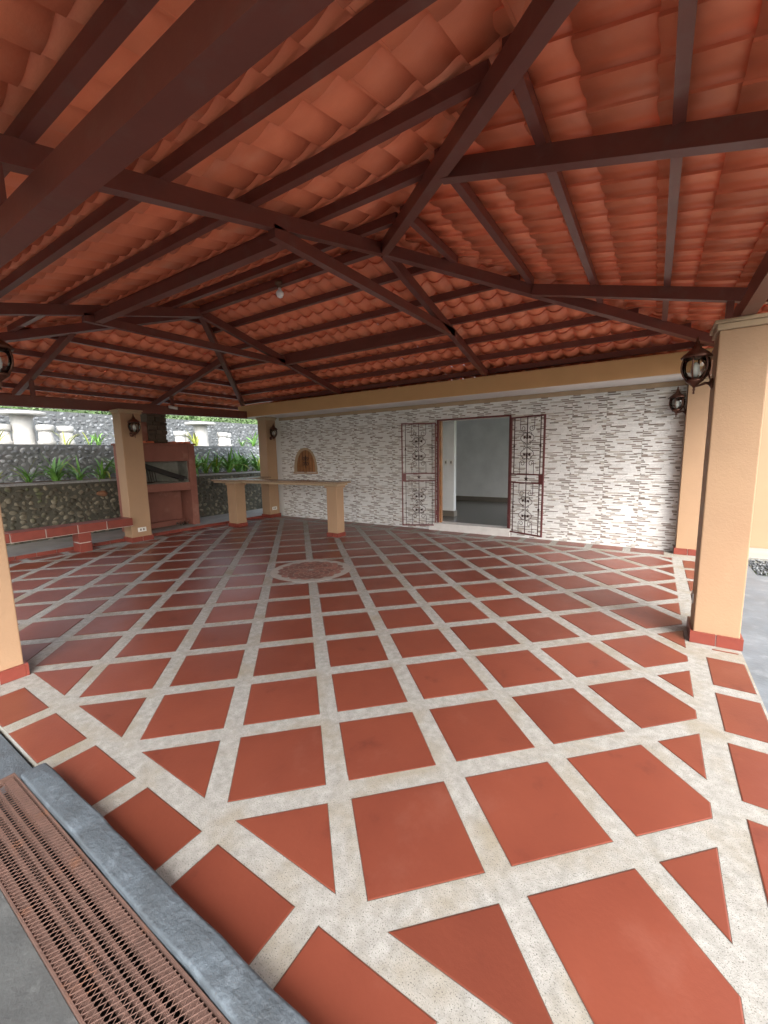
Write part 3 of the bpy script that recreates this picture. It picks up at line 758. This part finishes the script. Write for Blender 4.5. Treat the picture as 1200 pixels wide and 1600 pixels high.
# plastic bag on the barbecue floor
bag = MB(); rb = random.Random(9)
for q in range(26):
    a = rb.uniform(0,6.28); c0 = Vector((-13.12+rb.uniform(-.18,.05),6.28+rb.uniform(-.24,.24),.13))
    p1 = c0+Vector((rb.uniform(-.09,.09),rb.uniform(-.14,.14),rb.uniform(.05,.30))); p2 = c0+Vector((rb.uniform(-.1,.1),rb.uniform(-.15,.15),rb.uniform(0,.2)))
    bag.add([c0,p1,p2], [(0,1,2)])
tag(bag.build('plastic_bag', 'glass', at=(-13.1,6.28,.12)), 'crumpled clear plastic bag on the barbecue floor', 'bag')

# ================================================================== GARDEN WALLS
def ico():
    import bmesh
    bm = bmesh.new(); bmesh.ops.create_icosphere(bm, subdivisions=2, radius=1)
    v = [tuple(x.co) for x in bm.verts]; f = [tuple(y.index for y in x.verts) for x in bm.faces]; bm.free(); return v, f
IV, IF = ico()
def stone_geo(rs):
    ph = [Vector((rs.uniform(-1,1),rs.uniform(-1,1),rs.uniform(-1,1))).normalized() for _ in range(5)]; am = [rs.uniform(.25,.75) for _ in range(5)]
    vs = []
    for v in IV:
        vv = Vector(v); k = 1.0
        for p_, a_ in zip(ph, am): k -= a_*max(0, vv.dot(p_)-.45)
        vs.append(tuple((vv*k*Vector((1,1,1)).length/1.732)))
    return vs
rs = random.Random(5)
SG = [stone_geo(rs) for _ in range(8)]
def stone_mesh(i, m_):
    return MB().add(SG[i], IF, 0, True).mesh('stone', m_)
def stone_wall(name, X, y0, y1, z0, z1, size, mm, ms, label, nind, thick=.4, seed=1, special=None):
    t = thing(name, (X-thick/2,(y0+y1)/2,z0), label, 'wall')
    MB().box(X-thick,X-.02,y0,y1,z0,z1).build('core', mm, t)
    r_ = random.Random(seed); lst = []
    z = z0+size*.35
    while z < z1-size*.2:
        y = y0+r_.uniform(0,size)
        while y < y1:
            sy = size*r_.uniform(.55,1.35); sz = size*r_.uniform(.45,.95)
            lst.append((y+sy/2, z+r_.uniform(-.25,.25)*size, sy*.52, sz*.52)); y += sy*1.03+r_.uniform(0,.25)*size
        z += size*.72
    def depth(e):
        p_ = project((X,e[0],e[1])); return p_[2] if p_ and -20 < p_[0] < 700 else 1e3
    lst.sort(key=depth)
    meshes = [stone_mesh(i, ms) for i in range(8)]; rest = MB()
    for i, (yy, zz, ry, rz) in enumerate(lst):
        g_ = r_.randrange(8)
        m4 = Matrix.Translation((X-.03,yy,zz)) @ Matrix.Rotation(r_.uniform(-.4,.4),4,'X') @ Matrix.Diagonal((r_.uniform(.035,.075),ry,rz,1)) @ Matrix.Rotation(r_.uniform(0,6.28),4,'X')
        if i < nind: piece(meshes[g_], 'stone', t, m4)
        else: rest.add([m4 @ Vector(v) for v in SG[g_]], IF, 0, True)
    if special:
        for (yy,zz,ry,rz) in special:
            MB().add([Matrix.Translation((X+.02,yy,zz)) @ Matrix.Diagonal((.10,ry,rz,1)) @ Vector(v) for v in SG[2]], IF, 0, True).build('rusty_stone', 'cobr', t)
    if rest.f: tag(rest.build('stones', ms, t), kind='stuff')
    return t
stone_wall('stone_wall', -14.72, -4, 16, -.2, 2.02, .215, 'mortar', 'cob1', 'dark mossy cobblestone retaining wall just behind the barbecue', 300, seed=2, special=[(4.05,1.55,.20,.13)])
stone_wall('stone_wall', -16.45, -4, 18, 1.7, 3.45, .21, 'mortar3', 'cob3', 'grey cobblestone terrace wall below the white concrete tables', 300, seed=3)
stone_wall('stone_wall', -21.0, -3, 24, 3.1, 5.15, .25, 'mortar2', 'cob2', 'farthest cobblestone wall behind the white concrete tables', 0, seed=4)
struct('gravel_bed', MB().box(-16.44,-15.11,-4,18,1.0,2.09).box(-15.115,-14.74,-4,18,2.022,2.075), 'gravel')
struct('upper_terrace', MB().box(-20.99,-16.86,-4,24,1.0,3.46), 'gravel')
struct('planting_strip', MB().box(-16.40,-15.35,-4,18,2.0,2.10), 'soil')
struct('hillside', MB().add([(-21.4,-30,4.9),(-21.4,45,4.9),(-60,45,17),(-60,-30,17)], [(0,1,2,3)]), 'grass')
# tables and stools of white concrete
def table(name, x, y, label):
    t = thing(name, (x,y,3.46), label, 'table', 'white garden tables')
    MB().lathe([(.40,0),(.38,.06),(.36,.12),(.355,1.1),(.40,1.2)], (0,0,0), 24).build('pedestal', 'conc', t, local=True)
    MB().lathe([(.78,1.2),(.80,1.22),(.80,1.31),(.78,1.33)], (0,0,0), 32).build('table_top', 'conc', t, local=True)
def stool(x, y, label):
    t = thing('garden_stool', (x,y,3.46), label, 'stool', 'white garden stools')
    MB().lathe([(.30,0),(.30,.16),(.25,.20),(.235,.55)], (0,0,0), 20).build('base', 'conc', t, local=True)
    MB().lathe([(.235,.55),(.29,.60),(.30,.64),(.30,.78),(.27,.82)], (0,0,0), 20).build('seat', 'conc', t, local=True)
table('garden_table', -18.5, 3.05, 'larger-looking white round table on the terrace at the far left')
table('garden_table', -18.5, 10.85, 'white round table on the terrace right of the chimney')
for x, y, lb in ((-18.0,3.62,'white stool just right of the far left table pedestal'), (-18.3,4.42,'white stool standing alone right of the far left table'),
                 (-18.6,2.42,'white stool left of the far left table pedestal'),
                 (-18.5,9.60,'white stool left of the right terrace table, nearer the chimney'), (-18.9,10.05,'white stool left of the right terrace table, close to its pedestal'),
                 (-18.2,12.0,'white stool right of the right terrace table, nearer its pedestal'), (-18.9,12.75,'white stool right of the right terrace table, farther back')):
    stool(x, y, lb)

# ------------------------------------------------------------------ strap-leaved plants
def leaf_mesh(L, lean, wd, m_):
    mb = MB(); n = 7; vs = []
    for i in range(n+1):
        t = i/n; a = lean*t; x = L*(math.sin(lean*t)/max(lean,.01)) ; z = L*((1-math.cos(lean*t))/max(lean,.01))
        # start upright, bend over
        th = math.radians(80)-lean*t
        if i == 0: px, pz = 0, 0
        else: px += math.cos(th)*L/n; pz += math.sin(th)*L/n
        w_ = wd*(.6+.9*t if t < .35 else .92*(1-((t-.35)/.65)**2)+.06)
        vs += [(px,-w_/2,pz+w_*.18),(px,0,pz),(px,w_/2,pz+w_*.18)]
    fs = []
    for i in range(n):
        for k in range(2): fs.append((i*3+k,i*3+k+1,i*3+k+4,i*3+k+3))
    return mb.add(vs, fs, 0, True).mesh('leaf', m_)
LM = {m_: [leaf_mesh(1.0, ln, wd, m_) for ln, wd in ((.5,.085),(1.0,.08),(1.6,.08),(2.2,.075))] for m_ in ('leaf','leafy')}
rp = random.Random(21)
def plant(x, y, z, size, n, label, m_='leaf', up=False, group='strap-leaved garden plants'):
    t = thing('garden_plant', (x,y,z), label, 'plant', group)
    for q in range(n):
        a = rp.uniform(0,6.28); k_ = rp.choice((0,0,1,1) if up else (0,1,1,2,2,3)); s_ = size*rp.uniform(.65,1.15)
        m4 = Matrix.Translation((x+rp.uniform(-.06,.06),y+rp.uniform(-.08,.08),z)) @ Matrix.Rotation(a,4,'Z') @ Matrix.Rotation(rp.uniform(-.1,.25),4,'Y') @ Matrix.Diagonal((s_,s_*rp.uniform(.8,1.3),s_,1))
        piece(LM['leafy' if (m_ == 'leaf' and rp.random() < .08) else m_][k_], 'leaf', t, m4)
Z1 = 2.09
for x, y, sz, n, lb, mm in (
    (-15.3,1.25,.5,4,'low yellowing plant on the gravel bed at the left picture edge','leafy'),
    (-15.5,2.15,.85,7,'dark green narrow plant on the gravel bed below the far left table','leaf'),
    (-15.5,2.95,1.05,13,'tallest bushy green plant on the gravel bed left of the pillar','leaf'),
    (-15.3,3.60,.95,9,'sprawling plant with arching pale leaves on the gravel bed','leaf'),
    (-15.5,4.45,1.0,10,'arching plant on the gravel bed just left of the pillar','leaf'),
    (-15.5,5.2,1.0,10,'green plant behind the left edge of the barbecue','leaf')):
    plant(x,y,Z1,sz*1.15,n*2,lb,mm)
ords = ('first','second','third','fourth','fifth','sixth','seventh','eighth')
for q in range(8):
    plant(-15.6+rp.uniform(-.15,.25), 8.35+q*.62, Z1, rp.uniform(1.15,1.4), 30, ords[q]+' of the lush green clumps right of the barbecue, counted from it')
for x, y, sz, n, lb, mm, up in (
    (-17.6,1.95,.85,6,'yellow upright plant left of the far left table','leafy',True),
    (-17.5,4.15,.75,5,'pale upright leaf plant between the two left stools','leafy',True),
    (-17.6,5.0,.6,7,'low pale plant right of the lone left stool','leaf',False),
    (-17.6,5.35,.7,8,'spiky green plant in the middle of the left terrace','leaf',True),
    (-17.6,6.2,.7,8,'yellow green plant on the terrace beside the pillar','leafy',True),
    (-17.8,10.0,1.0,6,'tall yellow green plant left of the right table pedestal','leafy',True),
    (-17.7,12.95,.65,7,'low green plant right of the right terrace stools','leaf',False),
    (-17.7,13.75,.95,16,'bushy bright green plant on the terrace before the far wall','leaf',False),
    (-17.7,14.7,.6,8,'small plant on the terrace beside the corner pillar','leaf',False)):
    plant(x,y,3.45,sz*1.15,int(n*1.6),lb,mm,up)
# bushes above the farthest wall: uncountable foliage
hd = MB(); rh = random.Random(8)
for q in range(7000):
    x = -21.3-rh.random()**2*3; y = rh.uniform(-3,26); z = 5.0+rh.random()*(1.2+.8*math.sin(y*1.3))*(.6+.25*abs(x+21.3))
    a = Vector((rh.uniform(-1,1),rh.uniform(-1,1),rh.uniform(-1,1))).normalized(); b = a.orthogonal().normalized(); s_ = rh.uniform(.06,.13); c = Vector((x,y,z))
    hd.add([c-a*s_,c+b*s_*.45,c+a*s_,c-b*s_*.45], [(0,1,2,3)])
tag(hd.build('bushes', 'leafd'), 'green bushes growing above the farthest stone wall', 'bush', kind='stuff')

# ================================================================== NEAR EDGE: curb and drain grate
cb = MB(); pr_ = [(-2.155,-.3),(-2.155,.19),(-2.146,.201),(-2.10,.205),(-2.03,.206),(-1.988,.202),(-1.974,.188),(-1.970,.0),(-1.970,-.3)]
n = len(pr_); vs = []; NX = 40
for i in range(NX+1):
    x = -1.58+(14+1.58)*i/NX if i > 20 else -1.58+5.2*i/20*.8
    wob = random.uniform(-.006,.006); e = max(0, 1-i/1.0)
    for (yy, zz) in pr_: vs.append((x+(.0 if i else .03*abs(yy+2.06)*4), yy+(wob if zz > .1 else 0), zz-(.02*e if zz > .1 else 0)+(random.uniform(-.003,.003) if zz > .15 else 0)))
fs = [(i*n+k,(i+1)*n+k,(i+1)*n+k+1,i*n+k+1) for i in range(NX) for k in range(n-1)]+[tuple(range(n)), tuple(NX*n+k for k in range(n-1,-1,-1))]
cbo = MB().add(vs, fs, 0, False).build('kerb', 'curb', at=(-1.5,-2.06,0)); tag(cbo, 'worn bluish concrete kerb between patio floor and drain grate', 'kerb')
bvk = cbo.modifiers.new('bevel','BEVEL'); bvk.width = .006; bvk.segments = 2; bvk.limit_method = 'ANGLE'
grt = thing('drain_grate', (0,-2.35,.13), 'rusty expanded metal grate over the drain channel', 'grate')
GX0, GX1, GY0, GY1, GZ = -1.66, 3.6, -2.545, -2.165, .158
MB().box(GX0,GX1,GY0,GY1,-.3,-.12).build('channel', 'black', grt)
for y0, y1 in ((GY0,GY0+.010),(GY1-.010,GY1)): MB().box(GX0,GX1,y0,y1,.10,GZ+.004).build('edge_angle', 'rust', grt)
MB().box(GX0-.02,GX0,GY0,GY1,.10,GZ+.004).build('end_bar', 'rust', grt)
for yb, wb in ((GY1-.05,.055),(GY1-.135,.016),(GY1-.19,.016),(GY1-.245,.018),(GY0+.04,.05)): MB().box(GX0,GX1,yb-wb/2,yb+wb/2,.07,GZ-.016).build('support_bar', 'rust', grt)
ms_ = MB(); dx, dy = .034, .064; yr = 0
yy0 = GY0+.008; ny = int((GY1-GY0-.012)/(dy/2))
def strand(p, q, wd=.0017):
    d = Vector(q)-Vector(p); nx, nyv = -d.y, d.x; l = math.hypot(nx,nyv); nx, nyv = nx/l*wd, nyv/l*wd
    z0, z1 = GZ-.006, GZ+.003
    ms_.add([(p[0]-nx,p[1]-nyv,z1-.002),(p[0]+nx,p[1]+nyv,z1),(q[0]+nx,q[1]+nyv,z1),(q[0]-nx,q[1]-nyv,z1-.002)], [(0,3,2,1)])
for r_ in range(ny):
    ya = yy0+r_*dy/2; yb = ya+dy/2; sh_ = 0 if r_ % 2 == 0 else dx/2
    x = GX0+dx
    while x < GX1-dx:
        strand((x+sh_,ya,0),(x+sh_+dx/2,yb,0)); strand((x+sh_,ya,0),(x+sh_-dx/2,yb,0)); x += dx
tag(ms_.build('expanded_mesh', 'rust', grt), kind='stuff')

# black pebbles beside the house
pb = MB(); rq = random.Random(4)
for q in range(1500):
    c = Vector((4.93+rq.random()*2.2, 9.25+rq.random()*1.6, -.12+rq.random()*.09)); s_ = rq.uniform(.018,.035)
    pb.add([c+Vector(v)*s_ for v in SG[q % 8]], IF, 0, True)
tag(pb.build('pebbles', 'cob2'), 'dark grey pebbles beside the damp slab', 'pebbles', kind='stuff')
